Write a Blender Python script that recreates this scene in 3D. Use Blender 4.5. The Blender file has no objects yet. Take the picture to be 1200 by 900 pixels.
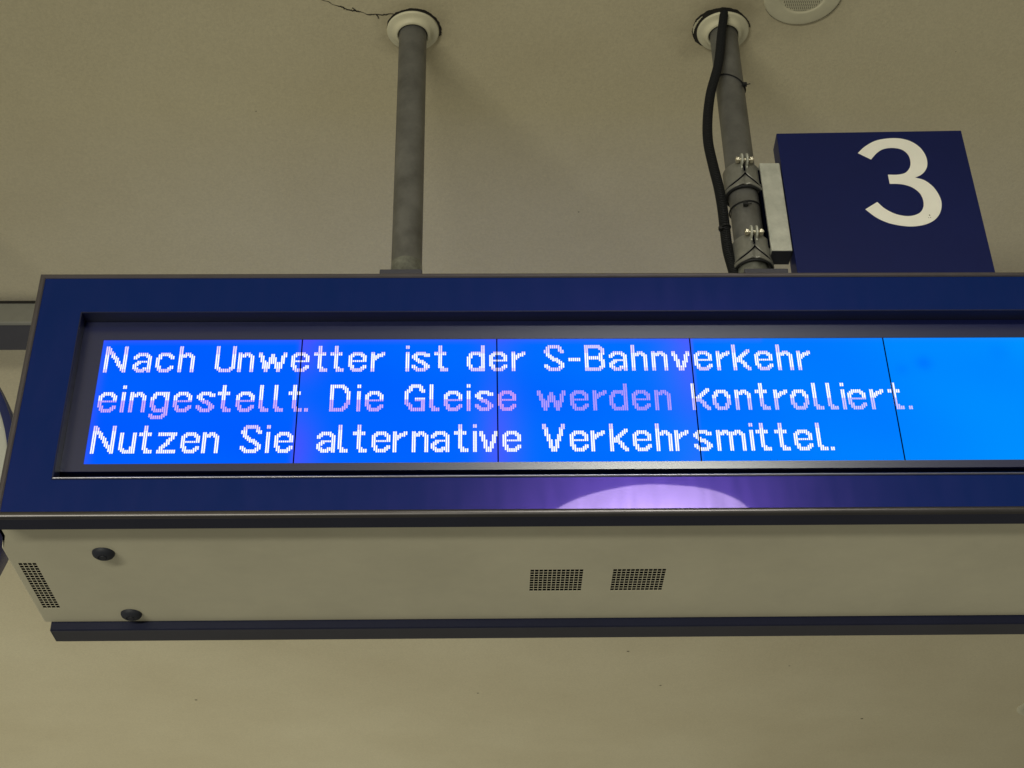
import bpy, bmesh, math, random
from mathutils import Vector, Matrix
random.seed(7)
S = bpy.context.scene
C = S.collection

# ---------------------------------------------------------------- camera
RT = Vector((0.9998, -0.0162, -0.0152)); UP = Vector((0.0038, -0.5515, 0.8342)); FW = Vector((0.0219, 0.834, 0.5513))
FPX = 1766.36
CAM = Vector((0.0, -2.1, 1.6))
cd = bpy.data.cameras.new('camera'); cam = bpy.data.objects.new('camera', cd); C.objects.link(cam)
_f = FW.normalized(); _r = (RT - _f*RT.dot(_f)).normalized(); _u = _r.cross(_f)
cam.matrix_world = Matrix(((_r.x, _u.x, -_f.x, CAM.x), (_r.y, _u.y, -_f.y, CAM.y), (_r.z, _u.z, -_f.z, CAM.z), (0, 0, 0, 1)))
cd.sensor_width = 36; cd.lens = 36*FPX/1200; cd.clip_start = .05; cd.clip_end = 300
S.camera = cam

# ---------------------------------------------------------------- world, lamps, exposure
S.view_settings.view_transform = 'Standard'; S.view_settings.look = 'None'
S.view_settings.exposure = 0; S.view_settings.gamma = 1
w = bpy.data.worlds.new('World'); S.world = w; w.use_nodes = True
w.node_tree.nodes['Background'].inputs[0].default_value = (1.0, .95, .73, 1)
w.node_tree.nodes['Background'].inputs[1].default_value = .145

def area(name, loc, target, sx, sy, power, col):
    l = bpy.data.lights.new(name, 'AREA'); l.shape = 'RECTANGLE'; l.size = sx; l.size_y = sy
    l.energy = power; l.color = col
    o = bpy.data.objects.new(name, l); C.objects.link(o); o.location = loc
    o.rotation_euler = (Vector(target)-Vector(loc)).to_track_quat('-Z', 'Y').to_euler()
    return o
area('platform_light', (-2.8, -6.5, 1.20), (0.2, 0, 3.0), 4.2, .28, 250, (1, .96, .78))       # low light across the tracks
area('floor_bounce', (-2.2, 5.0, 0.1), (-0.6, 5.6, 4.0), 6.0, 5.0, 47, (1, .96, .78)).data.spread = math.radians(112)      # unseen lamp added to lift the far ceiling like floor bounce

ZC = 4.076            # ceiling height

# ---------------------------------------------------------------- materials
def mat(name, col, rough=.5, metal=0, spec=.5, bump=0, bscale=60, var=0, vscale=8, bdist=.002):
    m = bpy.data.materials.new(name); m.use_nodes = True; nt = m.node_tree; b = nt.nodes['Principled BSDF']
    b.inputs['Base Color'].default_value = (*col, 1); b.inputs['Roughness'].default_value = rough
    b.inputs['Metallic'].default_value = metal; b.inputs['Specular IOR Level'].default_value = spec
    tc = nt.nodes.new('ShaderNodeTexCoord')
    if bump:
        n = nt.nodes.new('ShaderNodeTexNoise'); n.inputs['Scale'].default_value = bscale; n.inputs['Detail'].default_value = 5
        bp = nt.nodes.new('ShaderNodeBump'); bp.inputs['Strength'].default_value = bump; bp.inputs['Distance'].default_value = bdist
        nt.links.new(tc.outputs['Object'], n.inputs['Vector']); nt.links.new(n.outputs['Fac'], bp.inputs['Height'])
        nt.links.new(bp.outputs['Normal'], b.inputs['Normal'])
    if var:
        n2 = nt.nodes.new('ShaderNodeTexNoise'); n2.inputs['Scale'].default_value = vscale; n2.inputs['Detail'].default_value = 6
        n2.inputs['Roughness'].default_value = .65
        mr = nt.nodes.new('ShaderNodeMapRange'); mr.inputs['From Min'].default_value = .3; mr.inputs['From Max'].default_value = .7
        mr.inputs['To Min'].default_value = 1-var; mr.inputs['To Max'].default_value = 1+var
        hv = nt.nodes.new('ShaderNodeHueSaturation'); hv.inputs['Color'].default_value = (*col, 1)
        nt.links.new(tc.outputs['Object'], n2.inputs['Vector']); nt.links.new(n2.outputs['Fac'], mr.inputs['Value'])
        nt.links.new(mr.outputs['Result'], hv.inputs['Value']); nt.links.new(hv.outputs['Color'], b.inputs['Base Color'])
    return m

M = {}
M['housing'] = mat('cream_sheet_metal', (.79, .75, .575), .45, bump=.15, bscale=500, var=.07, vscale=5)
M['rim'] = mat('grey_rim_metal', (.11, .10, .115), .32, metal=.6, var=.10, vscale=14)
M['rim_dark'] = mat('dark_rim_metal', (.014, .017, .046), .42, metal=.0, spec=.3, var=.1)
M['lower_lip'] = mat('lower_lip_metal', (.105, .10, .105), .33, metal=.85, var=.1)
M['rim_lip'] = mat('bright_lip_metal', (.32, .32, .38), .30, metal=1, var=.1)
M['bezel'] = mat('bezel_paint', (.003, .006, .055), .36)
M['gap'] = mat('black_gap', (.001, .0015, .006), .8, spec=0)
M['navy'] = mat('navy_sign_paint', (.006, .0115, .085), .45, spec=.2, var=.06, vscale=5, bump=.1, bscale=300)
M['white'] = mat('cream_white_film', (.90, .89, .82), .5, var=.03, vscale=20)
M['pole'] = mat('grey_pole_paint', (.125, .125, .120), .45, metal=.15, var=.35, vscale=14, bump=.2, bscale=120)
M['worn'] = mat('worn_zinc', (.15, .155, .135), .42, metal=.3, var=.55, vscale=45, bump=.3, bscale=120)
M['galv'] = mat('galvanised_steel', (.46, .47, .42), .45, metal=.1, var=.2, vscale=30, bump=.12, bscale=150)
M['clamp'] = mat('clamp_steel', (.21, .21, .19), .40, metal=.25, var=.2, vscale=40, bump=.2, bscale=200)
M['bolt'] = mat('bright_zinc', (.62, .58, .46), .38, metal=.8)
M['black'] = mat('black_plastic', (.012, .013, .015), .62, spec=.3)
M['cap'] = mat('rubber_cap', (.020, .023, .036), .6, var=.2, vscale=60)
M['rosette'] = mat('cream_plastic', (.66, .63, .465), .45, var=.06, vscale=30)
M['soot'] = mat('soot', (.018, .016, .013), .9, var=.3, vscale=60)  # grime and cracks; also strips that paint shade
M['soot_soft'] = mat('dusty_crack', (.10, .085, .055), .9, var=.4, vscale=90)
M['duct'] = mat('duct_metal', (.27, .27, .235), .5, metal=.2, var=.15, vscale=6)
M['clock_blue'] = mat('clock_blue_lacquer', (.012, .020, .10), .25)
M['clock_white'] = mat('clock_dial', (.45, .46, .42), .5)
M['foot'] = mat('foot_paint', (.05, .05, .07), .5, var=.1)

# blue glazed front: pigment under a clear sheet, with a faint satin scatter
m = bpy.data.materials.new('blue_front_sheet'); m.use_nodes = True; nt = m.node_tree
b = nt.nodes['Principled BSDF']; b.inputs['Base Color'].default_value = (.0001, .0165, .098, 1); b.inputs['Roughness'].default_value = .6
b.inputs['Specular IOR Level'].default_value = .0
out = nt.nodes['Material Output']
g1 = nt.nodes.new('ShaderNodeBsdfGlossy'); g1.inputs['Color'].default_value = (.0112, .0085, .0160, 1); g1.inputs['Roughness'].default_value = .022
g2 = nt.nodes.new('ShaderNodeBsdfGlossy'); g2.inputs['Color'].default_value = (.0128, .0062, .046, 1); g2.inputs['Roughness'].default_value = .27
tc = nt.nodes.new('ShaderNodeTexCoord'); nn = nt.nodes.new('ShaderNodeTexNoise'); nn.inputs['Scale'].default_value = 2.2
mp = nt.nodes.new('ShaderNodeMapping'); mp.inputs['Scale'].default_value = (1, 1, 2.5)
bp = nt.nodes.new('ShaderNodeBump'); bp.inputs['Strength'].default_value = .25; bp.inputs['Distance'].default_value = .0015
nt.links.new(tc.outputs['Object'], mp.inputs['Vector']); nt.links.new(mp.outputs['Vector'], nn.inputs['Vector'])
nt.links.new(nn.outputs['Fac'], bp.inputs['Height']); nt.links.new(bp.outputs['Normal'], g1.inputs['Normal'])
# wiping streaks and dust film dull the sheen unevenly
st = nt.nodes.new('ShaderNodeMapping'); st.inputs['Scale'].default_value = (26, 1, 5); st.inputs['Rotation'].default_value = (0, .5, 0)
sn = nt.nodes.new('ShaderNodeTexNoise'); sn.inputs['Scale'].default_value = 1.6; sn.inputs['Detail'].default_value = 7
sr = nt.nodes.new('ShaderNodeMapRange'); sr.inputs['From Min'].default_value = .3; sr.inputs['From Max'].default_value = .7; sr.inputs['To Min'].default_value = .80; sr.inputs['To Max'].default_value = 1.15
nt.links.new(tc.outputs['Object'], st.inputs['Vector']); nt.links.new(st.outputs['Vector'], sn.inputs['Vector']); nt.links.new(sn.outputs['Fac'], sr.inputs['Value'])
for g_ in (g1, g2):
    vm = nt.nodes.new('ShaderNodeVectorMath'); vm.operation = 'SCALE'; vm.inputs[0].default_value = g_.inputs['Color'].default_value[:3]
    nt.links.new(sr.outputs['Result'], vm.inputs['Scale']); nt.links.new(vm.outputs['Vector'], g_.inputs['Color'])
a1 = nt.nodes.new('ShaderNodeAddShader'); a2 = nt.nodes.new('ShaderNodeAddShader')
nt.links.new(b.outputs[0], a1.inputs[0]); nt.links.new(g1.outputs[0], a1.inputs[1])
nt.links.new(a1.outputs[0], a2.inputs[0]); nt.links.new(g2.outputs[0], a2.inputs[1]); nt.links.new(a2.outputs[0], out.inputs['Surface'])
M['blue'] = m

m = M['bezel']; nt = m.node_tree; b = nt.nodes['Principled BSDF']; b.inputs['Specular IOR Level'].default_value = .1
g = nt.nodes.new('ShaderNodeBsdfGlossy'); g.inputs['Color'].default_value = (.092, .096, .096, 1); g.inputs['Roughness'].default_value = .29
a = nt.nodes.new('ShaderNodeAddShader'); nt.links.new(b.outputs[0], a.inputs[0]); nt.links.new(g.outputs[0], a.inputs[1]); nt.links.new(a.outputs[0], nt.nodes['Material Output'].inputs['Surface'])

def emis(name, strength, attr=None, col=(1, 1, 1)):
    m = bpy.data.materials.new(name); m.use_nodes = True; nt = m.node_tree; b = nt.nodes['Principled BSDF']
    b.inputs['Base Color'].default_value = (0, 0, 0, 1); b.inputs['Roughness'].default_value = .4
    b.inputs['Specular IOR Level'].default_value = .0
    b.inputs['Emission Strength'].default_value = strength
    if attr:
        a = nt.nodes.new('ShaderNodeAttribute'); a.attribute_name = attr; nt.links.new(a.outputs['Color'], b.inputs['Emission Color'])
    else: b.inputs['Emission Color'].default_value = (*col, 1)
    return m
M['lcd'] = emis('lcd_backlight', 1.0, 'screen')
M['dots'] = emis('lcd_dots', 1.18, 'screen')
M['lamp'] = emis('lamp_diffuser', 44, None, (1, .97, .86))

nt = M['lamp'].node_tree; b = nt.nodes['Principled BSDF']; tc = nt.nodes.new('ShaderNodeNewGeometry')
d = nt.nodes.new('ShaderNodeVectorMath'); d.operation = 'DISTANCE'; d.inputs[1].default_value = (.575, -2.545, 4.016); nt.links.new(tc.outputs['Position'], d.inputs[0])
mr = nt.nodes.new('ShaderNodeMapRange'); mr.interpolation_type = 'SMOOTHSTEP'; mr.inputs['From Min'].default_value = .10; mr.inputs['From Max'].default_value = .40
mr.inputs['To Min'].default_value = 56; mr.inputs['To Max'].default_value = 31; nt.links.new(d.outputs['Value'], mr.inputs['Value']); nt.links.new(mr.outputs['Result'], b.inputs['Emission Strength'])

# ceiling plaster with grime round the two pole holes
def ceiling_mat():
    m = bpy.data.materials.new('painted_plaster'); m.use_nodes = True; nt = m.node_tree; N = nt.nodes.new; L = nt.links.new
    b = nt.nodes['Principled BSDF']; b.inputs['Roughness'].default_value = .85; b.inputs['Specular IOR Level'].default_value = .2
    g = N('ShaderNodeNewGeometry')
    n1 = N('ShaderNodeTexNoise'); n1.inputs['Scale'].default_value = 1.3; n1.inputs['Detail'].default_value = 8; n1.inputs['Roughness'].default_value = .6
    L(g.outputs['Position'], n1.inputs['Vector'])
    r1 = N('ShaderNodeValToRGB'); r1.color_ramp.elements[0].position = .3; r1.color_ramp.elements[1].position = .7
    r1.color_ramp.elements[0].color = (.615, .555, .390, 1); r1.color_ramp.elements[1].color = (.695, .640, .465, 1)
    L(n1.outputs['Fac'], r1.inputs['Fac'])
    n2 = N('ShaderNodeTexNoise'); n2.inputs['Scale'].default_value = 150; n2.inputs['Detail'].default_value = 6; n2.inputs['Roughness'].default_value = .75
    L(g.outputs['Position'], n2.inputs['Vector'])
    r2 = N('ShaderNodeMapRange'); r2.inputs['From Min'].default_value = .3; r2.inputs['From Max'].default_value = .7
    r2.inputs['To Min'].default_value = .90; r2.inputs['To Max'].default_value = 1.08; L(n2.outputs['Fac'], r2.inputs['Value'])
    mul = N('ShaderNodeVectorMath'); mul.operation = 'SCALE'; L(r1.outputs['Color'], mul.inputs[0]); L(r2.outputs['Result'], mul.inputs['Scale'])
    # dirt around holes
    n3 = N('ShaderNodeTexNoise'); n3.inputs['Scale'].default_value = 14; n3.inputs['Detail'].default_value = 5
    L(g.outputs['Position'], n3.inputs['Vector'])
    last = mul.outputs['Vector']
    for (cx, cy, rad, amt) in ((-.141, .236, .135, .45), (.536, .225, .16, .5), (.705, .145, .16, .25)):
        d = N('ShaderNodeVectorMath'); d.operation = 'DISTANCE'; L(g.outputs['Position'], d.inputs[0]); d.inputs[1].default_value = (cx, cy, ZC)
        ad = N('ShaderNodeMath'); ad.operation = 'MULTIPLY_ADD'; L(n3.outputs['Fac'], ad.inputs[0]); ad.inputs[1].default_value = .12; L(d.outputs['Value'], ad.inputs[2])
        mr = N('ShaderNodeMapRange'); mr.interpolation_type = 'SMOOTHERSTEP'
        mr.inputs['From Min'].default_value = .085; mr.inputs['From Max'].default_value = rad+.05
        mr.inputs['To Min'].default_value = amt; mr.inputs['To Max'].default_value = 0; L(ad.outputs[0], mr.inputs['Value'])
        mx = N('ShaderNodeMix'); mx.data_type = 'RGBA'; L(mr.outputs['Result'], mx.inputs['Factor']); L(last, mx.inputs['A']); mx.inputs['B'].default_value = (.30, .26, .17, 1)
        last = mx.outputs['Result']
    L(last, b.inputs['Base Color'])
    bp = N('ShaderNodeBump'); bp.inputs['Strength'].default_value = .5; bp.inputs['Distance'].default_value = .0016
    L(n2.outputs['Fac'], bp.inputs['Height']); L(bp.outputs['Normal'], b.inputs['Normal'])
    return m
M['ceiling'] = ceiling_mat()

# ---------------------------------------------------------------- mesh helpers
def thing(name, label, cat, loc=(0, 0, 0), group=None):
    o = bpy.data.objects.new(name, None); C.objects.link(o); o.location = loc; o.empty_display_size = .05
    o['label'] = label; o['category'] = cat
    if group: o['group'] = group
    return o
def obj(name, bm, m, parent=None, smooth=False, bevel=0):
    me = bpy.data.meshes.new(name)
    bmesh.ops.recalc_face_normals(bm, faces=bm.faces)
    bm.to_mesh(me); bm.free()
    if smooth:
        for p in me.polygons: p.use_smooth = True
    me.materials.append(M[m] if isinstance(m, str) else m)
    o = bpy.data.objects.new(name, me); C.objects.link(o)
    if parent is not None:
        o.parent = parent
        wl = parent_world(parent); o.matrix_parent_inverse = Matrix.Translation(-wl)
    if bevel:
        md = o.modifiers.new('bevel', 'BEVEL'); md.width = bevel; md.segments = 3; md.limit_method = 'ANGLE'; md.angle_limit = .6
    if smooth:
        md = o.modifiers.new('es', 'EDGE_SPLIT'); md.split_angle = math.radians(38)
    return o
def parent_world(p):
    v = Vector((0, 0, 0))
    while p is not None:
        v += p.location; p = p.parent
    return v
def box(bm, x0, x1, y0, y1, z0, z1):
    v = [bm.verts.new((x, y, z)) for x in (x0, x1) for y in (y0, y1) for z in (z0, z1)]
    for f in ((0, 1, 3, 2), (4, 6, 7, 5), (0, 4, 5, 1), (2, 3, 7, 6), (0, 2, 6, 4), (1, 5, 7, 3)): bm.faces.new([v[i] for i in f])
def lathe(bm, cx, cy, prof, n=48, a0=0, a1=2*math.pi):
    """prof: list of (r, z) about a vertical axis"""
    full = abs(a1-a0-2*math.pi) < 1e-6; k = n if full else n+1; rings = []
    for r, z in prof:
        rings.append([bm.verts.new((cx+r*math.cos(a0+(a1-a0)*i/n), cy+r*math.sin(a0+(a1-a0)*i/n), z)) for i in range(k)])
    for j in range(len(prof)-1):
        for i in range(n):
            i2 = (i+1) % k
            bm.faces.new((rings[j][i], rings[j][i2], rings[j+1][i2], rings[j+1][i]))
    return rings
def cyl_axis(bm, c, axis, r, length, n=24, cap=True):
    c = Vector(c); a = Vector(axis).normalized(); u = a.orthogonal().normalized(); v = a.cross(u)
    rr = [[bm.verts.new(c+a*(s*length/2)+u*r*math.cos(2*math.pi*i/n)+v*r*math.sin(2*math.pi*i/n)) for i in range(n)] for s in (-1, 1)]
    for i in range(n): bm.faces.new((rr[0][i], rr[0][(i+1) % n], rr[1][(i+1) % n], rr[1][i]))
    if cap: bm.faces.new(rr[0]); bm.faces.new(rr[1][::-1])
def catmull(P, n=8, closed=False):
    P = [Vector(p) for p in P]; out = []; k = len(P)
    rng = range(k) if closed else range(k-1)
    for i in rng:
        g = (lambda j: P[j % k]) if closed else (lambda j: P[max(0, min(k-1, j))])
        p0, p1, p2, p3 = g(i-1), g(i), g(i+1), g(i+2)
        for s in range(n):
            t = s/n
            out.append(.5*((2*p1)+(-p0+p2)*t+(2*p0-5*p1+4*p2-p3)*t*t+(-p0+3*p1-3*p2+p3)*t**3))
    if not closed: out.append(P[-1])
    return out
def sweep(bm, pts, radf, n=12, cap=True):
    pts = [Vector(p) for p in pts]; rings = []; u = None
    for i, p in enumerate(pts):
        t = (pts[min(i+1, len(pts)-1)]-pts[max(i-1, 0)]).normalized()
        if u is None: u = t.orthogonal().normalized()
        u = (u-t*u.dot(t)).normalized(); v = t.cross(u); r = radf(i) if callable(radf) else radf
        rings.append([bm.verts.new(p+u*r*math.cos(2*math.pi*k/n)+v*r*math.sin(2*math.pi*k/n)) for k in range(n)])
    for a, b_ in zip(rings, rings[1:]):
        for k in range(n): bm.faces.new((a[k], a[(k+1) % n], b_[(k+1) % n], b_[k]))
    if cap: bm.faces.new(rings[0][::-1]); bm.faces.new(rings[-1])
def ring_profile(bm, x0, x1, z0, z1, prof):
    """mitred rectangular ring in the XZ plane. prof = list of (inset, y)"""
    R = []
    for ins, y in prof:
        R.append([bm.verts.new(p) for p in ((x0+ins, y, z0+ins), (x1-ins, y, z0+ins), (x1-ins, y, z1-ins), (x0+ins, y, z1-ins))])
    for a, b_ in zip(R, R[1:]):
        for i in range(4): bm.faces.new((a[i], a[(i+1) % 4], b_[(i+1) % 4], b_[i]))
def grid_plate(bm, xs, ys, z, hole, th):
    """sheet of thickness th over the rectangular grid, cells with hole(i,j) left open with real edge walls"""
    V = {}
    def v(i, j, k):
        if (i, j, k) not in V: V[(i, j, k)] = bm.verts.new((xs[i], ys[j], z+k*th))
        return V[(i, j, k)]
    nx, ny = len(xs)-1, len(ys)-1
    solid = lambda i, j: 0 <= i < nx and 0 <= j < ny and not hole(i, j)
    for i in range(nx):
        for j in range(ny):
            if not solid(i, j): continue
            bm.faces.new((v(i, j, 0), v(i, j+1, 0), v(i+1, j+1, 0), v(i+1, j, 0)))
            for di, dj, e in ((-1, 0, ((i, j), (i, j+1))), (1, 0, ((i+1, j+1), (i+1, j))), (0, -1, ((i+1, j), (i, j))), (0, 1, ((i, j+1), (i+1, j+1)))):
                if not solid(i+di, j+dj):
                    (a, b1), (c, d) = e; bm.faces.new((v(a, b1, 0), v(a, b1, 1), v(c, d, 1), v(c, d, 0)))

# ---------------------------------------------------------------- ceiling
bm = bmesh.new()
# real slab with two pole holes simply covered by the rosettes
box(bm, -14, 16, -10, 26, ZC, ZC+.25)
ceil = obj('ceiling', bm, 'ceiling'); ceil['kind'] = 'structure'

def ribbon(pts, wf, z, th=.0008, seed=1):
    """irregular thin flake of dirt/crack hugging the ceiling"""
    rnd = random.Random(seed); bm = bmesh.new(); P = catmull([(p[0], p[1], z) for p in pts], 14); L, Rr = [], []
    for i, p in enumerate(P):
        t = (P[min(i+1, len(P)-1)]-P[max(i-1, 0)]).normalized(); n = Vector((-t.y, t.x, 0)); f = i/(len(P)-1)
        w_ = wf(f); jit = rnd.uniform(-.5, .5)*w_
        L.append(p+n*(w_*rnd.uniform(.35, 1.0)+jit)); Rr.append(p-n*(w_*rnd.uniform(.35, 1.0)-jit))
    top = [bm.verts.new(a) for a in L]; bot = [bm.verts.new(a) for a in Rr]
    for i in range(len(P)-1): bm.faces.new((top[i], top[i+1], bot[i+1], bot[i]))
    r = bmesh.ops.extrude_face_region(bm, geom=bm.faces[:])
    bmesh.ops.translate(bm, vec=(0, 0, -th), verts=[e for e in r['geom'] if isinstance(e, bmesh.types.BMVert)])
    return bm
def crackw(f, ph=[random.uniform(0, 6) for _ in range(5)]):
    return max(.0004, .0010+.0007*math.sin(17*f+ph[0])+.0006*math.sin(41*f+ph[1])+.0015*math.exp(-((f-.45)/.06)**2)+.0022*max(0, f-.75)*4)
obj('crack', ribbon([(-.345, .138), (-.3325, .149), (-.320, .1535), (-.312, .1610), (-.294, .168), (-.280, .1760), (-.262, .1800), (-.249, .1835), (-.238, .1900), (-.2215, .1890), (-.205, .1905), (-.190, .1875), (-.176, .1885), (-.160, .182)],
    crackw, ZC, seed=3), 'soot', ceil)
obj('crack', ribbon([(-.2705, .1705), (-.266, .1745), (-.262, .1805)], lambda f: .0011, ZC-.0004, seed=5), 'soot', ceil)
obj('crack', ribbon([(-.2200, .1900), (-.2165, .1950), (-.2155, .2005)], lambda f: .0013, ZC-.0004, seed=9), 'soot', ceil)
def arc_pts(cx, cy, r, d0, d1, n=14): return [(cx+r*math.cos(math.radians(d0+(d1-d0)*i/n)), cy+r*math.sin(math.radians(d0+(d1-d0)*i/n))) for i in range(n+1)]
# blackened, broken-out plaster and, painted dark, the shadow gap round the rosettes
def ragged_disc(cx, cy, r, seed, th=.0006, amp=.0012):
    rnd = random.Random(seed); bm = bmesh.new(); n = 150; a_ = [rnd.uniform(0, 6.28) for _ in range(6)]
    vs = []
    for i in range(n):
        t = 2*math.pi*i/n; q = r+amp*(.5*math.sin(5*t+a_[0])+.4*math.sin(11*t+a_[1])+.35*math.sin(23*t+a_[2])+rnd.uniform(-.35, .35))
        vs.append(bm.verts.new((cx+q*math.cos(t), cy+q*math.sin(t), ZC-th)))
    f = bm.faces.new(vs); r_ = bmesh.ops.extrude_face_region(bm, geom=[f]); bmesh.ops.translate(bm, vec=(0, 0, th), verts=[e for e in r_['geom'] if isinstance(e, bmesh.types.BMVert)])
    return bm
obj('soot_gap', ragged_disc(-.1402, .2312, .0592, 4), 'soot', ceil)
obj('soot_gap', ribbon(arc_pts(-.141, .236, .0590, -75, 15), lambda f: .0012+.0016*math.exp(-((f-.8)/.25)**2), ZC-.0006, seed=11), 'soot', ceil)
obj('soot_gap', ragged_disc(.5335, .2295, .0615, 8, amp=.0014), 'soot', ceil)
obj('soot_gap', ribbon(arc_pts(.5407, .236, .0590, -80, -12), lambda f: .0013, ZC-.0006, seed=13), 'soot', ceil)
bm = bmesh.new()
for (px_, py_, r_) in ((736, 763, .006), (774, 803, .005), (678, 248, .0022), (925, 780, .004), (230, 820, .006), (300, 130, .0016), (560, 812, .005), (1010, 842, .006), (1120, 60, .0012), (640, 120, .0010)):
    d_ = FW+RT*((px_-600)/FPX)-UP*((py_-450)/FPX); p_ = CAM+d_*((ZC-CAM.z)/d_.z)
    bmesh.ops.create_circle(bm, cap_ends=True, segments=7, radius=r_*.8, matrix=Matrix.Translation((p_.x, p_.y, ZC-.0012)) @ Matrix.Diagonal((1.3, .8, 1, 1)))
obj('dirt_speck', bm, 'soot_soft', ceil)
# flake of plaster left standing in the gap of the right-hand hole
obj('plaster_flake', ribbon(arc_pts(.5380, .234, .0625, 172, 220), lambda f: .0019*math.sin(math.pi*f)+.0004, ZC-.0006, th=.0012, seed=15), 'rosette', ceil)

# ---------------------------------------------------------------- the train information display
XL, XR = -.7640, 1.1450          # frame
ZB, ZT = 2.7394, 3.2225
disp = thing('information_display', 'long blue framed platform display showing three lines of white German text on bright blue screens', 'display', (.19, .236, 2.74))
FD = .0375
# rim: rounded aluminium profile all round
bm = bmesh.new()
ring_profile(bm, XL, XR, ZB, ZT, [(.0105, .0050), (.0100, .0006), (.0080, -.0012), (.0040, -.0012), (.0015, .0002), (0, .0028), (0, .0200), (.0012, .0212), (.0012, .0225), (0, .0237), (0, FD), (.030, FD)])
obj('rim', bm, 'rim', disp, bevel=0)
# blue glazed border sheet with its recess walls
OX0, OX1, OZ0, OZ1 = -.6808, 1.0620, 2.8110, 3.1388
bm = bmesh.new()
for (x0, x1, z0, z1) in ((XL+.0102, XR-.0102, OZ1, ZT-.0102), (XL+.0102, XR-.0102, ZB+.0102, OZ0), (XL+.0102, OX0, OZ0, OZ1), (OX1, XR-.0102, OZ0, OZ1)):
    v = [bm.verts.new(p) for p in ((x0, .0015, z0), (x1, .0015, z0), (x1, .0015, z1), (x0, .0015, z1))]; bm.faces.new(v)
bmesh.ops.remove_doubles(bm, verts=bm.verts, dist=1e-6)
obj('front_panel', bm, 'blue', disp)
bm = bmesh.new()
ring_profile(bm, OX0-.0006, OX1+.0006, OZ0-.0006, OZ1+.0006, [(-.0012, .0010), (-.0006, .0004), (0.0006, .0004), (.0014, .0016), (.0014, .0026), (.0004, .0034), (.0004, .0400)])
obj('recess_edge', bm, M['rim_dark'], disp)
bm = bmesh.new(); cyl = []
for i in range(9):
    a = math.pi*i/8; cyl.append((.0030-.0022*math.sin(a)-.001, OZ0+.0014-.0019*math.cos(a)))
for (a, b_) in zip(cyl, cyl[1:]):
    v = [bm.verts.new(q) for q in ((OX0, a[0], a[1]), (OX1, a[0], a[1]), (OX1, b_[0], b_[1]), (OX0, b_[0], b_[1]))]; bm.faces.new(v)
bmesh.ops.remove_doubles(bm, verts=bm.verts, dist=1e-6)
obj('lip_strip', bm, 'rim_lip', disp, smooth=True)
bm = bmesh.new(); pr = [(-.0004, ZB+.0112), (-.0016, ZB+.0100), (-.0026, ZB+.0075), (-.0026, ZB+.0040), (-.0014, ZB+.0012), (.0006, ZB-.0004), (.0040, ZB-.0006)]
for (a, b_) in zip(pr, pr[1:]):
    v = [bm.verts.new(q) for q in ((XL+.004, a[0], a[1]), (XR-.004, a[0], a[1]), (XR-.004, b_[0], b_[1]), (XL+.004, b_[0], b_[1]))]; bm.faces.new(v)
bmesh.ops.remove_doubles(bm, verts=bm.verts, dist=1e-6)
obj('lower_lip', bm, 'lower_lip', disp, smooth=True)
bm = bmesh.new(); box(bm, XL+.0015, XR-.0015, .0042, FD-.001, ZB-.0007, ZB+.003); obj('underside_strip', bm, 'rim_dark', disp)
# bezel plate
EY = .0300
SX0, PITCH = -.6440, .3343
SEAM = [-.6440, -.3037, .0310, .3650, .7015, 1.0355]      # module joints, measured
SX1 = SEAM[5]
def pz(z): return z
SZ0, SZ1 = 2.8540, 3.1010
BZ0, BZ1 = 2.8400, 3.1384
bm = bmesh.new()
for (x0, x1, z0, z1) in ((OX0, OX1, SZ1, BZ1), (OX0, OX1, BZ0, SZ0), (OX0, SX0, SZ0, SZ1), (SX1, OX1, SZ0, SZ1)):
    box(bm, x0, x1, EY-.0012, EY+.004, z0, z1)
obj('bezel', bm, 'bezel', disp)
bm = bmesh.new(); box(bm, OX0-.01, OX1+.01, EY+.0052, EY+.0062, OZ0-.01, OZ1+.01)
obj('back_plate', bm, 'gap', disp)

# lcd panels --------------------------------------------------------
def bg_color(x, z):
    t = max(0, min(1, (x+.64)/1.64)); h = (z-SZ0)/(SZ1-SZ0)
    g = .108+.150*t**1.8
    if x > SEAM[4]: g += .020
    bb = 1.0
    def bump(c, wl, wr):
        d = x-c; return math.exp(-abs(d/(wl if d < 0 else wr))**1.6)
    p = 0
    p += .75*bump(SEAM[1], .004, .030)*(.55+.45*math.sin(7*h+1))
    p += .75*bump(SEAM[2], .026, .030)*(.6+.4*math.cos(5*h-.6))
    p += .80*bump(SEAM[3], .040, .003)*(.6+.4*math.cos(4*h+2.5))
    p += .30*bump(SX0, .01, .008)
    p += .40*math.exp(-((1-h)/.022)**2)*(1 if x < SX0+3.4*PITCH else .2)
    p = min(p, 1)
    # slightly uneven backlight, and the two faint smudges of the last module
    g *= 1+.05*math.sin(3.1*x+1.7*h)*math.sin(9*h+2*x)+.03*math.sin(23*x+4*h)
    for (qx, qz, qr, qa) in ((.765, 3.048, .014, .22), (.725, 3.035, .012, .10), (.90, 3.072, .02, .08)):
        g *= 1-qa*math.exp(-((x-qx)**2+(z-qz)**2)/qr**2)
    r = .075*p; g = g*(1-.45*p)+.02*p
    return (r, g, bb)
GL = {}
def G(ch, w_, *strokes): GL[ch] = (w_, strokes)
thin = 't'
G('N', 11, [(0, 14), (0, 0)], [(0, 0), (9, 14)], [(9, 14), (9, 0)])
G('a', 9, [(0, 6), (2, 4), (5, 4), (7, 6), (7, 14)], [thin, (7, 9), (2, 9)], [(2, 9), (0, 11), (0, 12), (2, 14), (4, 14), (7, 12)])
G('c', 9, [(7, 6), (5, 4), (2, 4), (0, 7), (0, 11), (2, 14), (5, 14), (7, 12)])
G('h', 8, [(0, 0), (0, 14)], [(0, 6), (3, 4), (4, 4), (6, 6), (6, 14)])
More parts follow.
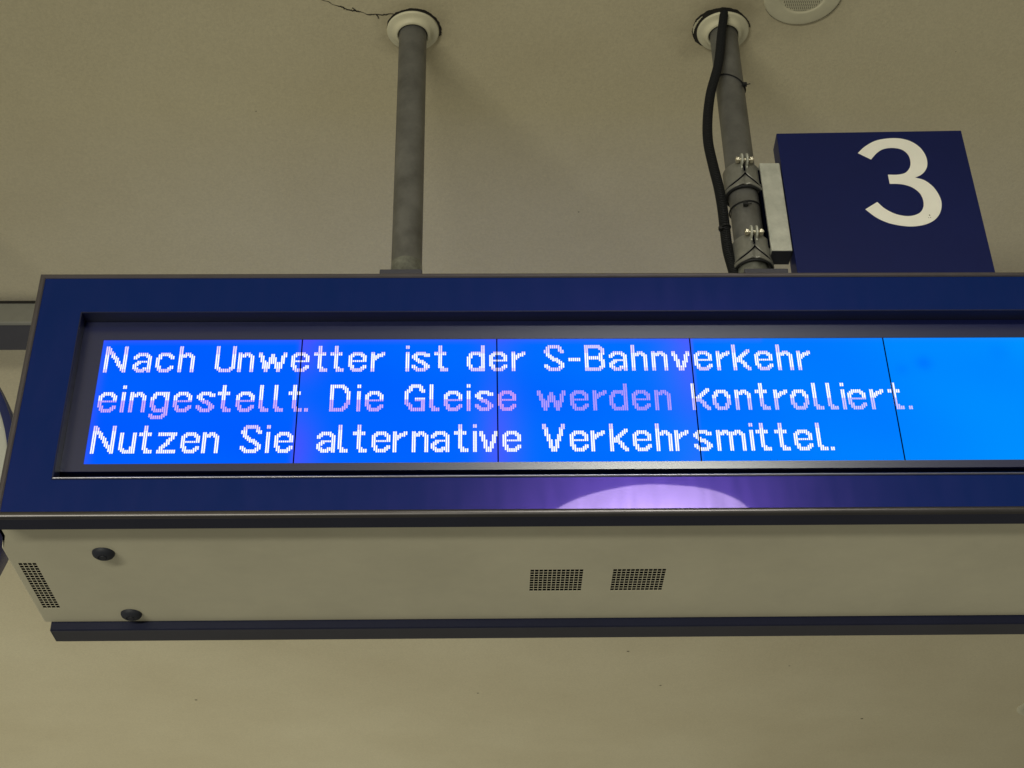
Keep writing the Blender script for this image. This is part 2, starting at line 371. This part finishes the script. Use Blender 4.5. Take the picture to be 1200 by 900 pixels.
G('U', 10, [(0, 0), (0, 12), (2, 14), (6, 14), (8, 12), (8, 0)])
G('n', 8, [(0, 4), (0, 14)], [(0, 6), (3, 4), (4, 4), (6, 6), (6, 14)])
G('w', 14, [(0, 4), (3, 14), (6, 5), (9, 14), (12, 4)])
G('e', 9, [thin, (1, 9), (7, 9)], [(7, 8), (7, 6), (5, 4), (2, 4), (0, 6), (0, 11), (2, 14), (5, 14), (7, 12)])
G('t', 7, [(0, 4), (4, 4)], [(2, 0), (2, 12), (3, 14), (5, 14)])
G('r', 7, [(0, 4), (0, 14)], [(0, 8), (3, 5), (5, 4)])
G('i', 2, [(0, 0), (0, 0)], [(0, 4), (0, 14)])
G('s', 9, [(7, 5), (5, 4), (2, 4), (0, 6), (2, 8), (5, 10), (7, 12), (5, 14), (2, 14), (0, 12)])
G('d', 9, [(7, 0), (7, 14)], [(7, 12), (5, 14), (2, 14), (0, 11), (0, 7), (2, 4), (5, 4), (7, 6)])
G('S', 10, [(8, 3), (6, 0), (2, 0), (0, 3), (2, 6), (6, 9), (8, 11), (8, 12), (6, 14), (2, 14), (0, 12)])
G('-', 6, [(0, 8), (4, 8)])
G('B', 10, [(0, 0), (0, 14)], [(0, 0), (6, 0), (8, 2), (8, 4), (6, 7), (0, 7)], [(6, 7), (8, 9), (8, 12), (6, 14), (0, 14)])
G('v', 9, [(0, 4), (3, 14), (4, 14), (7, 4)])
G('k', 9, [(0, 0), (0, 14)], [(7, 3), (1, 9)], [(2, 8), (7, 14)])
G('o', 9, [(2, 4), (5, 4), (7, 7), (7, 11), (5, 14), (2, 14), (0, 11), (0, 7), (2, 4)])
G('g', 9, [(7, 4), (7, 16), (5, 18), (2, 18), (0, 17)], [(7, 12), (5, 14), (2, 14), (0, 11), (0, 7), (2, 4), (5, 4), (7, 6)])
G('l', 5, [(0, 0), (0, 12), (1, 14), (3, 14)])
G('.', 2, [(0, 14), (0, 14)])
G('D', 10, [(0, 14), (0, 0), (5, 0), (8, 4), (8, 10), (5, 14), (0, 14)])
G('G', 10, [(8, 3), (6, 0), (3, 0), (0, 4), (0, 10), (3, 14), (8, 14), (8, 8), (5, 8)])
G('V', 11, [(0, 0), (4, 14), (5, 14), (9, 0)])
G('m', 14, [(0, 4), (0, 14)], [(0, 6), (3, 4), (4, 4), (6, 6), (6, 14)], [(6, 6), (9, 4), (10, 4), (12, 6), (12, 14)])
G('z', 9, [(0, 4), (7, 4), (0, 14), (7, 14)])
G('u', 8, [(0, 4), (0, 12), (2, 14), (4, 14), (6, 11)], [(6, 4), (6, 14)])
def raster(ch):
    on = set(); w_, st = GL[ch]
    for s in st:
        th = 1 if s[0] == thin else 2; s = [p for p in s if p != thin]
        for (x0, y0), (x1, y1) in zip(s, s[1:]):
            n = max(abs(x1-x0), abs(y1-y0), 1)
            for k in range(n+1):
                x = int(math.floor(x0+(x1-x0)*k/n+.5)); y = int(math.floor(y0+(y1-y0)*k/n+.5))
                for dx in (0, 1):
                    for dy in range(th): on.add((x+dx, y+dy))
    return w_, on
CW = PITCH/96; RH = .00334
def at_plane(px, py, Y=EY):
    d = FW+RT*((px-600)/FPX)-UP*((py-450)/FPX); t = (Y-CAM.y)/d.y; p = CAM+d*t; return p.x, p.z
# word, start pixel, end pixel (measured) and the line it is on
WORDS = [('Nach', 122.5, 431, 226.7, 431, 0), ('Unwetter', 250.8, 431, 451.7, 416, 0), ('ist', 475, 431, 524.5, 435, 0), ('der', 548, 425, 615.3, 415, 0),
         ('S-Bahnverkehr', 638.7, 430, 950, 414, 0), ('eingestellt.', 115.5, 474, 362.2, 482, 1), ('Die', 386.4, 481, 449.7, 473, 1), ('Gleise', 474.2, 466, 605, 465, 1),
         ('werden', 628.7, 460, 788.3, 481, 1), ('kontrolliert.', 811.0, 481, 1070, 480, 1), ('Nutzen', 105.3, 531, 256.3, 531, 2), ('Sie', 281.7, 524, 344.7, 515, 2),
         ('alternative', 370.3, 525, 610.8, 515, 2), ('Verkehrsmittel.', 634.7, 498, 980, 528, 2)]
TOPZ = [3.0876, 3.0075, 2.9276]
dots = []
for wd, x0, y0, x1, y1, ln in WORDS:
    c0 = (at_plane(x0, y0)[0]-SX0)/CW; c1 = (at_plane(x1, y1)[0]-SX0)/CW
    tot = sum(GL[c][0] for c in wd); gap = (c1-c0-tot)/max(1, len(wd)-1)
    x = c0
    for i, ch in enumerate(wd):
        w_, on = raster(ch); cx = int(round(x)); 
        for (a, r) in on: dots.append((cx+a, r, ln, wd))
        x += w_+gap
def dot_color(col, r, ln, wd):
    Wt = (.96, .97, 1.0); Pk = (.60, .40, .85); Pl = (.76, .64, .95)
    rnd = random.uniform(.94, 1.03)
    if ln == 0:
        c = Pl if (r < 5 or r >= 14) else Wt
    elif ln == 1:
        if wd == 'werden': c = (.40, .30, .86)
        elif wd == 'Gleise' and SX0+col*CW > SEAM[2]-.003: c = (.62, .33, .80)
        elif wd == 'kontrolliert.': c = Wt if r < 9 else (.60, .53, .93)
        else: c = Wt if r < 9 else Pk
    else: c = Pl if r < 3 else Wt
    return tuple(min(1, q*rnd) for q in c)
def paint(me, cols):
    ca = me.color_attributes.new('screen', 'FLOAT_COLOR', 'CORNER')
    for i, c in enumerate(cols): ca.data[i].color = (*c, 1)
for k in range(5):
    x0 = SEAM[k]+.0011*(k > 0); x1 = SEAM[k+1]-.0011*(k < 4)
    NX, NZ = 60, 40; bm = bmesh.new(); xs = [x0+(x1-x0)*i/NX for i in range(NX+1)]; zs = [SZ0+(SZ1-SZ0)*j/NZ for j in range(NZ+1)]
    vv = [[bm.verts.new((x, EY, z)) for z in zs] for x in xs]
    for i in range(NX):
        for j in range(NZ): bm.faces.new((vv[i][j], vv[i+1][j], vv[i+1][j+1], vv[i][j+1]))
    # glass edge thickness
    p = obj('lcd_panel', bm, 'lcd', disp)
    me = p.data; paint(me, [bg_color(me.vertices[l.vertex_index].co.x, me.vertices[l.vertex_index].co.z) for l in me.loops])
    bm = bmesh.new(); cols = []
    for (c, r, ln, wd) in sorted(set(dots)):
        xa = SX0+c*CW; xa0 = max(xa+.0002, x0); xb = min(xa+CW*.76, x1)
        if xb <= xa0: continue
        zt = TOPZ[ln]-r*RH; v = [bm.verts.new(q) for q in ((xa0, EY-.0004, zt-RH*.97), (xb, EY-.0004, zt-RH*.97), (xb, EY-.0004, zt), (xa0, EY-.0004, zt))]
        bm.faces.new(v); cols += [dot_color(c, r, ln, wd)]*4
    if len(bm.faces):
        me = bpy.data.meshes.new('display_text'); bm.to_mesh(me); bm.free(); paint(me, cols); me.materials.append(M['dots'])
        t = bpy.data.objects.new('display_text', me); C.objects.link(t); t.parent = p; t.matrix_parent_inverse = p.matrix_parent_inverse.copy() if False else Matrix.Identity(4)

# housing behind the front ----------------------------------------------
HZ = 2.7550; HY0, HY1 = FD, .4200; HX0, HX1 = -.7865, 1.1660
bm = bmesh.new()
def slots(a, n, pitch, open_):
    out = []
    for i in range(n): out += [a+i*pitch, a+i*pitch+open_]
    return out
xa = slots(-.7735, 4, .0078, .0062); xb_ = slots(.0870, 12, .00765, .0063); xc = slots(.2290, 12, .00765, .0063)
xs = [HX0+.003]+xa+xb_+xc+[HX1-.003]
ya = slots(.1860, 19, .0093, .0086)
ys = [HY0, .0880, .1330]+ya+[HY1]
yi0 = 3
def hole(i, j):
    if j < yi0 or (j-yi0) % 2 or j-yi0 >= 38: return False
    r = (j-yi0)//2
    if i < 1 or (i-1) % 2: return False
    c = (i-1)//2
    if c >= 28: return False
    return True if c < 4 else 5 <= r+1 <= 13
grid_plate(bm, xs, ys, HZ, hole, .0005)
for v_ in bm.verts:
    if v_.co.y < .09:
        if v_.co.x < HX0+.004: v_.co.x += .0140
        if v_.co.x > HX1-.004: v_.co.x -= .0140
hs = obj('housing_floor', bm, 'housing', disp)
# side walls (rounded bottom edge), roof, black inner liner
bm = bmesh.new()
for s, X in ((1, HX0), (-1, HX1)):
    # front corner is cut back a little
    prof = [(X+s*.0030, HZ), (X+s*.0012, HZ+.0006), (X, HZ+.0028), (X, HZ+.018), (X+s*.036, HZ+.022), (X+s*.036, 3.20)]
    pr = [[bm.verts.new((x, y, z)) for x, z in prof] for y in (.1330, HY1)]
    prf = [bm.verts.new((X+s*.0140+(x-X if abs(x-X) < .01 else s*.022), .0880, z)) for x, z in prof]; prz = [bm.verts.new((v_.co.x, HY0, v_.co.z)) for v_ in prf]
    for i in range(5): bm.faces.new((prf[i], prf[i+1], pr[0][i+1], pr[0][i])); bm.faces.new((prz[i], prz[i+1], prf[i+1], prf[i]))
    for i in range(5): bm.faces.new((pr[0][i], pr[0][i+1], pr[1][i+1], pr[1][i]))
v = [bm.verts.new(q) for q in ((HX0+.036, HY0, 3.20), (HX1-.036, HY0, 3.20), (HX1-.036, HY1, 3.20), (HX0+.036, HY1, 3.20))]; bm.faces.new(v)
for Y in (HY1,):
    v = [bm.verts.new(q) for q in ((HX0+.036, Y, HZ+.0028), (HX1-.036, Y, HZ+.0028), (HX1-.036, Y, 3.20), (HX0+.036, Y, 3.20))]; bm.faces.new(v)
obj('housing_shell', bm, 'housing', disp)
bm = bmesh.new(); box(bm, HX0+.004, HX1-.004, HY0+.004, HY1-.004, HZ+.012, HZ+.014)
obj('dust_screen', bm, 'gap', disp)
# rubber cover caps over the fixing screws
def capscrew(x, y, first=[]):
    bm = bmesh.new(); z = HZ
    lathe(bm, x, y, [(.0188, z), (.0186, z-.0026), (.0165, z-.0062), (.0125, z-.0088), (.0085, z-.0096), (.0080, z-.0086), (.0060, z-.0083), (.0055, z-.0098), (.0001, z-.0102)], 32)
    return obj('screw_cap', bm, 'cap', disp, smooth=True)
for (x, y) in ((-.6235, .1500), (-.6235, .3880), (1.05, .1500), (1.05, .3880)): capscrew(x, y)

# back face: same profile mirrored, with its own screens to the other side
bm = bmesh.new(); BY0, BY1 = .4225, .4740
XBL = -.7745
ring_profile(bm, XBL, XR+.010, ZB, ZT, [(.060, BY0), (0.0015, BY0), (0, BY0+.0015), (0, BY1-.003), (.003, BY1), (.010, BY1), (.0105, BY1-.005)])
obj('rear_rim', bm, 'rim_dark', disp)
bm = bmesh.new(); box(bm, XBL+.002, XR+.008, BY0+.004, BY1-.004, ZB-.0007, ZB+.002); obj('rear_underside', bm, 'foot', disp)  # paler strip painting floor light on the rear rim's underside
bm = bmesh.new(); box(bm, XBL+.010, XR, BY1-.012, BY1-.006, ZB+.010, ZT-.010)
obj('rear_panel', bm, 'blue', disp)
bm = bmesh.new()
for k in range(5): 
    x0 = SX0+k*PITCH+.001; x1 = x0+PITCH-.002; v = [bm.verts.new(q) for q in ((x0, BY1-.0045, SZ0), (x0, BY1-.0045, SZ1), (x1, BY1-.0045, SZ1), (x1, BY1-.0045, SZ0))]; bm.faces.new(v)
rs = obj('rear_screen', bm, emis('rear_backlight', 2.5, None, (.12, .22, 1.0)), disp)

# ---------------------------------------------------------------- poles
PR = .0302; PY = .236
def pole_thing(label, xt, xb, foot0, foot1, rot):
    t = thing('hanging_pole', label, 'pole', (xb, PY, 3.2), 'poles the display hangs from')
    # tube, barely leaning
    bm = bmesh.new(); r0 = []
    prof = [(3.20, PR), (3.387, PR), (3.389, PR+.0012), (3.394, PR+.0012), (3.397, PR), (4.2, PR)]
    n = 48; rings = []
    for z, r in prof:
        x = xb+(xt-xb)*(z-3.415)/(4.059-3.415); rings.append([bm.verts.new((x+r*math.cos(2*math.pi*i/n), PY+r*math.sin(2*math.pi*i/n), z)) for i in range(n)])
    for a, b_ in zip(rings, rings[1:]):
        for i in range(n): bm.faces.new((a[i], a[(i+1) % n], b_[(i+1) % n], b_[i]))
    obj('tube', bm, 'pole', t, smooth=True)
    # scuffed zinc collar at the bottom
    bm = bmesh.new(); lathe(bm, xb, PY, [(PR-.0002, 3.425), (PR+.0003, 3.422), (PR+.0012, 3.40), (PR+.0022, 3.392), (PR+.0022, 3.37)], 48)
    obj('collar', bm, 'worn', t, smooth=True)
    bm = bmesh.new(); box(bm, foot0, foot1, .196, .276, 3.201, 3.3835); obj('foot_bracket', bm, 'foot', t, bevel=.002)
    bm = bmesh.new(); xx = xt
    lathe(bm, xx, PY, [(.0572, ZC), (.0574, ZC-.0030), (.0560, ZC-.0055), (.0520, ZC-.0070), (.0470, ZC-.0080), (.0430, ZC-.0105), (.0400, ZC-.0150), (.0375, ZC-.0172), (.0345, ZC-.0175), (.0325, ZC-.0160), (.0318, ZC-.0100), (.0318, ZC-.001)], 64)
    obj('ceiling_rosette', bm, 'rosette', t, smooth=True)
    return t
pole_thing('dark grey steel pole hanging free, left of the one carrying a cable and clamps', -.1418, -.1407, -.1900, -.1085, 0)
pole_thing('grey steel pole with black corrugated cable and pipe clamps beside the number board', .5407, .5379, .5125, .5975, 0)

# ---------------------------------------------------------------- cable conduit
con = thing('cable_conduit', 'black corrugated cable conduit running down beside the clamped pole', 'cable', (.504, .236, 3.4))
P = catmull([(.5395, .1815, 4.10), (.5362, .183, 4.075), (.5262, .1890, 4.017), (.5110, .1900, 3.927), (.4880, .1930, 3.845), (.4765, .200, 3.7768), (.4730, .204, 3.717), (.4790, .210, 3.6566),
             (.4860, .2150, 3.604), (.4895, .220, 3.552), (.4905, .225, 3.501), (.4925, .230, 3.451), (.5010, .236, 3.395), (.507, .236, 3.30)], 30)
# resample evenly for the ribs
L = [0]
for a, b_ in zip(P, P[1:]): L.append(L[-1]+(b_-a).length)
def at_len(s):
    import bisect
    i = max(1, min(len(P)-1, bisect.bisect_left(L, s))); f = (s-L[i-1])/max(1e-9, L[i]-L[i-1]); return P[i-1].lerp(P[i], f)
step = .0014; n = int(L[-1]/step); pts = [at_len(i*step) for i in range(n)]
bm = bmesh.new(); sweep(bm, pts, lambda i: (.0096+.0012*min(1, i*step/.5))*(1 if i % 3 else .74), 14)
obj('corrugated_tube', bm, 'black', con, smooth=False)
def tie(cx, cy, z, r, tilt, head, hs=.0045, ang=0):
    bm = bmesh.new(); pts = []
    for i in range(41):
        a = 2*math.pi*i/40; pts.append((cx+r*math.cos(a), cy+r*math.sin(a), z+tilt*math.cos(a+ang)))
    sweep(bm, pts, .0016, 6, cap=False)
    hx, hy, hz = head; box(bm, hx-hs, hx+hs, hy-hs*.8, hy+hs*.8, hz-hs*.8, hz+hs*.8)
    cyl_axis(bm, (hx+hs*1.6, hy, hz+.001), (1, 0, .2), .0011, .010, 8)
    return bm
obj('cable_tie', tie(.5400, .236, 3.908, .0318, -.016, (.5665, .2110, 3.888)), 'black', con)
obj('cable_tie', tie(.5385, .236, 3.560, .0322, .003, (.5330, .2010, 3.5490)), 'black', con)
obj('cable_tie', tie(.4900, .2225, 3.505, .0112, .002, (.4790, .2130, 3.497), .0035), 'black', con)

# ---------------------------------------------------------------- number sign with bracket and clamps
num = thing('platform_number_sign', 'dark blue box sign with a large cream number 3, clamped to a pole', 'sign', (.80, .23, 3.34))
TLf = Vector((.6168, .2050, 0)); TRf = Vector((.9990, .1960, 0)); ex = (TRf-TLf).normalized(); ny = Vector((-ex.y, ex.x, 0))
WS = (TRf-TLf).length; ZS1 = 3.7425; ZS0 = 3.3000
def sp(u, z, d=0): return TLf+ex*u+ny*d+Vector((0, 0, z))
bm = bmesh.new(); v = []
for d in (0, .050):
    v.append([bm.verts.new(sp(u, z, d)) for u, z in ((0, ZS0), (WS, ZS0), (WS, ZS1), (0, ZS1))])
bm.faces.new(v[0]); bm.faces.new(v[1][::-1])
for i in range(4): bm.faces.new((v[0][i], v[1][i], v[1][(i+1) % 4], v[0][(i+1) % 4]))
obj('sign_box', bm, 'navy', num, bevel=.0012)
# numeral, traced and laid as a raised film on the board
def on_board(px, py, d):
    r = FW+RT*((px-600)/FPX)-UP*((py-450)/FPX); o = TLf+ny*d; t = (o-CAM).dot(ny)/r.dot(ny); return CAM+r*t
z4 = lambda x, y: (880+x/3.75, 130+y/3.75)
outer1 = [(470, 185), (500, 157), (545, 132), (600, 121), (655, 121), (705, 135), (745, 163), (769, 200), (775, 235), (766, 262), (745, 282), (720, 292)]
outer2 = [(720, 292), (765, 306), (805, 338), (830, 378), (838, 412), (830, 450), (805, 480), (765, 499), (712, 507), (655, 503), (600, 490), (550, 467), (503, 432)]
inner1 = [(555, 400), (590, 430), (640, 454), (695, 462), (738, 450), (757, 425), (757, 392), (742, 361), (712, 337), (675, 324), (640, 320), (610, 320)]
inner2 = [(602, 280), (645, 280), (678, 272), (697, 250), (701, 222), (690, 191), (662, 169), (620, 162), (580, 168), (552, 186), (528, 213)]
loop = []
for seg in (outer1, outer2, inner1, inner2): loop += [z4(p.x, p.y) for p in catmull([(a, b_, 0) for a, b_ in seg], 6)]
bm = bmesh.new(); vs = []
for (x, y) in loop:
    q = on_board(x, y, -.0008)
    if not vs or (vs[-1].co-q).length > 1e-4: vs.append(bm.verts.new(q))
f = bm.faces.new(vs)
r = bmesh.ops.extrude_face_region(bm, geom=[f]); bmesh.ops.translate(bm, vec=ny*.0012, verts=[e for e in r['geom'] if isinstance(e, bmesh.types.BMVert)])
bmesh.ops.triangulate(bm, faces=[f_ for f_ in bm.faces if len(f_.verts) > 4])
obj('numeral', bm, 'white', num)
bm = bmesh.new()
for (sx_, sy_, sr) in ((785, 458, 2.2), (789, 468, 1.4), (781, 469, 1.2)):
    c_ = on_board(*z4(sx_, sy_), -.0012); bmesh.ops.create_circle(bm, cap_ends=True, segments=7, radius=sr*.0007, matrix=Matrix.Translation(c_) @ Matrix.Rotation(math.pi/2, 4, 'X'))
obj('dirt_speck', bm, 'soot_soft', num)
# square bracket bar
bm = bmesh.new(); box(bm, .5735, .6150, .208, .2515, 3.4365, 3.6645); obj('bracket_bar', bm, 'galv', num, bevel=.0018)
bm = bmesh.new(); box(bm, .5743, .6142, .2088, .2507, 3.4352, 3.4362); obj('end_plug', bm, 'cap', num)  # dark sheet painting the shade under the bar, in cap rubber
bm = bmesh.new(); box(bm, .5680, .5733, .214, .256, 3.450, 3.650); obj('bracket_plate', bm, 'gap', num)
# pipe clamps
def clamp(zc, h, lab=None):
    cx = .5393; bm = bmesh.new()
    def P_(a, z): return None
    n = 72; r = .0375
    top, bot = zc+h/2, zc-h/2
    prof = [(r-.005, top), (r-.001, top+.0006), (r, top-.001), (r, bot+.008), (r+.0028, bot+.0058), (r+.0032, bot+.001), (r+.0018, bot-.0006), (r-.004, bot), (PR-.001, bot+.003)]
    rings = []
    for rr, z in prof:
        ring = []
        for i in range(n):
            a = -math.pi/2+2*math.pi*(i+.5)/n; d = abs(math.atan2(math.sin(a+math.pi/2), math.cos(a+math.pi/2)))
            arch = .004*math.exp(-(d/.42)**2)
            k = 1.0-.004/r*math.exp(-(d/.10)**2)
            ring.append(bm.verts.new((cx+rr*k*math.cos(a), PY+rr*k*math.sin(a), z+arch)))
        rings.append(ring)
    for a, b_ in zip(rings, rings[1:]):
        for i in range(n): bm.faces.new((a[i], a[(i+1) % n], b_[(i+1) % n], b_[i]))
    c = obj('pipe_clamp', bm, 'clamp', num, smooth=True)
    def sub(name, bm, m, smooth=False, bevel=0):
        o = obj(name, bm, m, None, smooth, bevel); o.parent = c; return o
    for (dr, dz_, mm, nm) in ((.0012, 0, 'clamp', 'clamp_lip'), (.0004, -.0030, 'gap', 'clamp_seam')):
        bm = bmesh.new(); pts = []
        for i in range(61):
            a = -math.pi/2+math.radians(-115+230*i/60); d = abs(a+math.pi/2)
            pts.append((cx+(r+dr)*math.cos(a), PY+(r+dr)*math.sin(a), zc-.022+.026*math.exp(-d/.42)+dz_))
        sweep(bm, pts, .0013, 6); sub(nm, bm, mm, True)
    bm = bmesh.new(); box(bm, cx-.0011, cx+.0011, PY-r-.0022, PY-r+.004, zc+.000, zc+h/2-.004); sub('clamp_joint', bm, 'gap')
    bm = bmesh.new(); sweep(bm, [(cx+(r-.0015)*math.cos(t_*math.pi/30), PY+(r-.0015)*math.sin(t_*math.pi/30), zc-h/2-.0015) for t_ in range(61)], .0026, 8); sub('rubber_liner', bm, 'black', True)  # black ring painting the shadow under the clamp's lower edge
    zb_ = zc+h/2-.001; yb = PY-r-.006
    for s in (-1, 1):
        bm = bmesh.new(); x = cx+s*.0052
        # rounded ear plate
        prof = [(-.006, -.017), (-.006, .012)]
        cyl_axis(bm, (x, yb, zb_), (1, 0, 0), .0135, .0036, 24)
        box(bm, x-.0016, x+.0016, yb+.002, PY-r+.004, zb_-.018, zb_+.008)
        sub('clamp_ear', bm, 'galv', bevel=.0005)
    bm = bmesh.new(); cyl_axis(bm, (cx+.001, yb-.001, zb_), (1, 0, 0), .0036, .037, 16); sub('bolt', bm, 'bolt', True)
    bm = bmesh.new(); cyl_axis(bm, (cx+.0145, yb-.001, zb_), (1, 0, 0), .0072, .0065, 6); sub('nut', bm, 'bolt', bevel=.0006)
    bm = bmesh.new(); cyl_axis(bm, (cx-.0135, yb-.001, zb_), (1, 0, 0), .0070, .0055, 6); sub('bolt_head', bm, 'bolt', bevel=.0006)
    return c
clamp(3.628, .062); clamp(3.440, .062)

# ---------------------------------------------------------------- ceiling loudspeaker
spk = thing('ceiling_loudspeaker', 'round cream loudspeaker with perforated grille set in the ceiling near a pole', 'loudspeaker', (.7000, .1280, ZC))
sx, sy = .7000, .1300; RO, RI = .0845, .0475
bm = bmesh.new()
lathe(bm, sx, sy, [(RO, ZC), (RO+.0002, ZC-.0022), (RO-.0012, ZC-.0036), (RO-.004, ZC-.0042), (RI+.006, ZC-.0052), (RI+.0015, ZC-.0050), (RI, ZC-.0038)], 72)
obj('ring', bm, 'rosette', spk, smooth=True)
bm = bmesh.new(); p_ = .0042; hr = .00135; nn_ = int(RI/p_)+1; zz = ZC-.0038
for i in range(-nn_, nn_+1):
    for j in range(-nn_, nn_+1):
        cx, cy = sx+i*p_, sy+j*p_
        if math.hypot(i*p_, j*p_) > RI-.6*p_:
            if math.hypot(i*p_, j*p_) < RI+.7*p_:
                q = [bm.verts.new((cx+a*p_/2, cy+b_*p_/2, zz)) for a, b_ in ((-1, -1), (1, -1), (1, 1), (-1, 1))]; bm.faces.new(q)
            continue
        sq = []; ho = []
        for k in range(8):
            a = math.pi/4*k; c_, s_ = math.cos(a), math.sin(a); m_ = max(abs(c_), abs(s_))
            sq.append(bm.verts.new((cx+c_/m_*p_/2, cy+s_/m_*p_/2, zz))); ho.append(bm.verts.new((cx+hr*c_, cy+hr*s_, zz)))
        for k in range(8): bm.faces.new((sq[k], sq[(k+1) % 8], ho[(k+1) % 8], ho[k]))
g = obj('grille', bm, 'rosette', spk)
bm = bmesh.new(); lathe(bm, sx, sy, [(RI, ZC-.0005), (.0001, ZC-.0004)], 32); obj('cone', bm, M['soot'], spk)
obj('soot_line', ribbon(arc_pts(sx, sy, RO+.001, -10, 150), lambda f: .0007+.0011*math.exp(-((f-.25)/.2)**2), ZC, seed=21), 'soot', spk)

# ---------------------------------------------------------------- cable duct along the ceiling
dz = 4.0043
dct = thing('cable_duct', 'grey metal cable duct running along the ceiling behind the display', 'duct', (0, 1.29, ZC))
bm = bmesh.new(); box(bm, -6, 7, 1.2270, 1.356, dz, ZC-.004); obj('channel', bm, 'duct', dct, bevel=.003)
bm = bmesh.new(); box(bm, -6, 7, 1.2250, 1.2268, ZC-.0080, ZC-.0002); obj('flange', bm, 'soot', dct)  # dark strip painting the contact shadow between duct and ceiling
bm = bmesh.new(); box(bm, -6, 7, 1.2400, 1.354, dz-.0018, dz-.0003); obj('cover_strip', bm, 'foot', dct)  # dark sheet painting the duct's shaded underside

# ---------------------------------------------------------------- round clock left of the display
ck = thing('station_clock', 'round station clock with dark blue rim half hidden behind the left end of the display', 'clock', (-1.33, .68, 3.2))
cx, cz, cr = -1.3955, 3.1060, .4635; cy0, cy1 = .55, .65
def disc_y(bm, prof, n=96):
    rings = [[bm.verts.new((cx+r*math.cos(2*math.pi*i/n), y, cz+r*math.sin(2*math.pi*i/n))) for i in range(n)] for r, y in prof]
    for a, b_ in zip(rings, rings[1:]):
        for i in range(n): bm.faces.new((a[i], a[(i+1) % n], b_[(i+1) % n], b_[i]))
    return rings
bm = bmesh.new(); disc_y(bm, [(cr-.022, cy0+.012), (cr-.020, cy0+.002), (cr-.012, cy0), (cr-.004, cy0+.003), (cr, cy0+.012), (cr, cy1-.012), (cr-.004, cy1-.003), (cr-.02, cy1), (.001, cy1)])
obj('case', bm, 'clock_blue', ck, smooth=True)
bm = bmesh.new(); disc_y(bm, [(cr-.021, cy0+.010), (.0005, cy0+.010)]); obj('dial', bm, 'clock_white', ck)
for i in range(12):
    a = math.pi/6*i; bm = bmesh.new(); d1 = Vector((math.cos(a), 0, math.sin(a))); d2 = Vector((-math.sin(a), 0, math.cos(a))); r0, r1 = .27, .35
    v = [bm.verts.new(Vector((cx, cy0+.0085, cz))+d1*r_+d2*s) for r_, s in ((r0, -.012), (r1, -.012), (r1, .012), (r0, .012))]
    f = bm.faces.new(v); r = bmesh.ops.extrude_face_region(bm, geom=[f]); bmesh.ops.translate(bm, vec=(0, .001, 0), verts=[e for e in r['geom'] if isinstance(e, bmesh.types.BMVert)])
    obj('hour_mark', bm, 'black', ck)
for ang, ln_, wd_ in ((60, .20, .014), (150, .30, .010)):
    a = math.radians(ang); d1 = Vector((math.cos(a), 0, math.sin(a))); d2 = Vector((-math.sin(a), 0, math.cos(a))); bm = bmesh.new()
    v = [bm.verts.new(Vector((cx, cy0+.006 if ang == 60 else cy0+.004, cz))+d1*r_+d2*s) for r_, s in ((-.05, -wd_), (ln_, -wd_*.7), (ln_, wd_*.7), (-.05, wd_))]
    f = bm.faces.new(v); r = bmesh.ops.extrude_face_region(bm, geom=[f]); bmesh.ops.translate(bm, vec=(0, .0012, 0), verts=[e for e in r['geom'] if isinstance(e, bmesh.types.BMVert)])
    obj('clock_hand', bm, 'black', ck)
bm = bmesh.new(); cyl_axis(bm, (cx, .66, (cz+cr+ZC)/2), (0, 0, 1), .03, ZC-cz-cr, 32); obj('stem', bm, 'pole', ck, smooth=True)

# ---------------------------------------------------------------- small ceiling fitting at the right edge
dl = thing('ceiling_trim_ring', 'shallow round ceiling fitting cut by the right edge of the photograph', 'fitting', (2.512, 4.277, ZC))
bm = bmesh.new(); lathe(bm, 2.512, 4.277, [(.112, ZC), (.112, ZC-.004), (.106, ZC-.008), (.090, ZC-.010), (.078, ZC-.006), (.076, ZC-.002)], 48)
obj('ring', bm, 'rosette', dl, smooth=True)
bm = bmesh.new(); lathe(bm, 2.512, 4.277, [(.0765, ZC-.0012), (.001, ZC-.0010)], 32); obj('insert', bm, 'galv', dl)

# ---------------------------------------------------------------- round ceiling luminaire above the viewer (mirrored in the blue front)
LX, LY, LR = .575, -2.545, .395
lm = thing('round_ceiling_lamp', 'round opal ceiling lamp mirrored as a pale disc in the lower blue border', 'lamp', (LX, LY, ZC))
bm = bmesh.new(); lathe(bm, LX, LY, [(LR+.012, ZC), (LR+.012, ZC-.055), (LR+.004, ZC-.060), (LR, ZC-.058)], 96); obj('lamp_rim', bm, 'rosette', lm, smooth=True)
bm = bmesh.new(); lathe(bm, LX, LY, [(LR-.001, ZC-.056), (LR-.02, ZC-.060), (LR*.5, ZC-.064), (.001, ZC-.065)], 96); obj('diffuser', bm, 'lamp', lm, smooth=True)
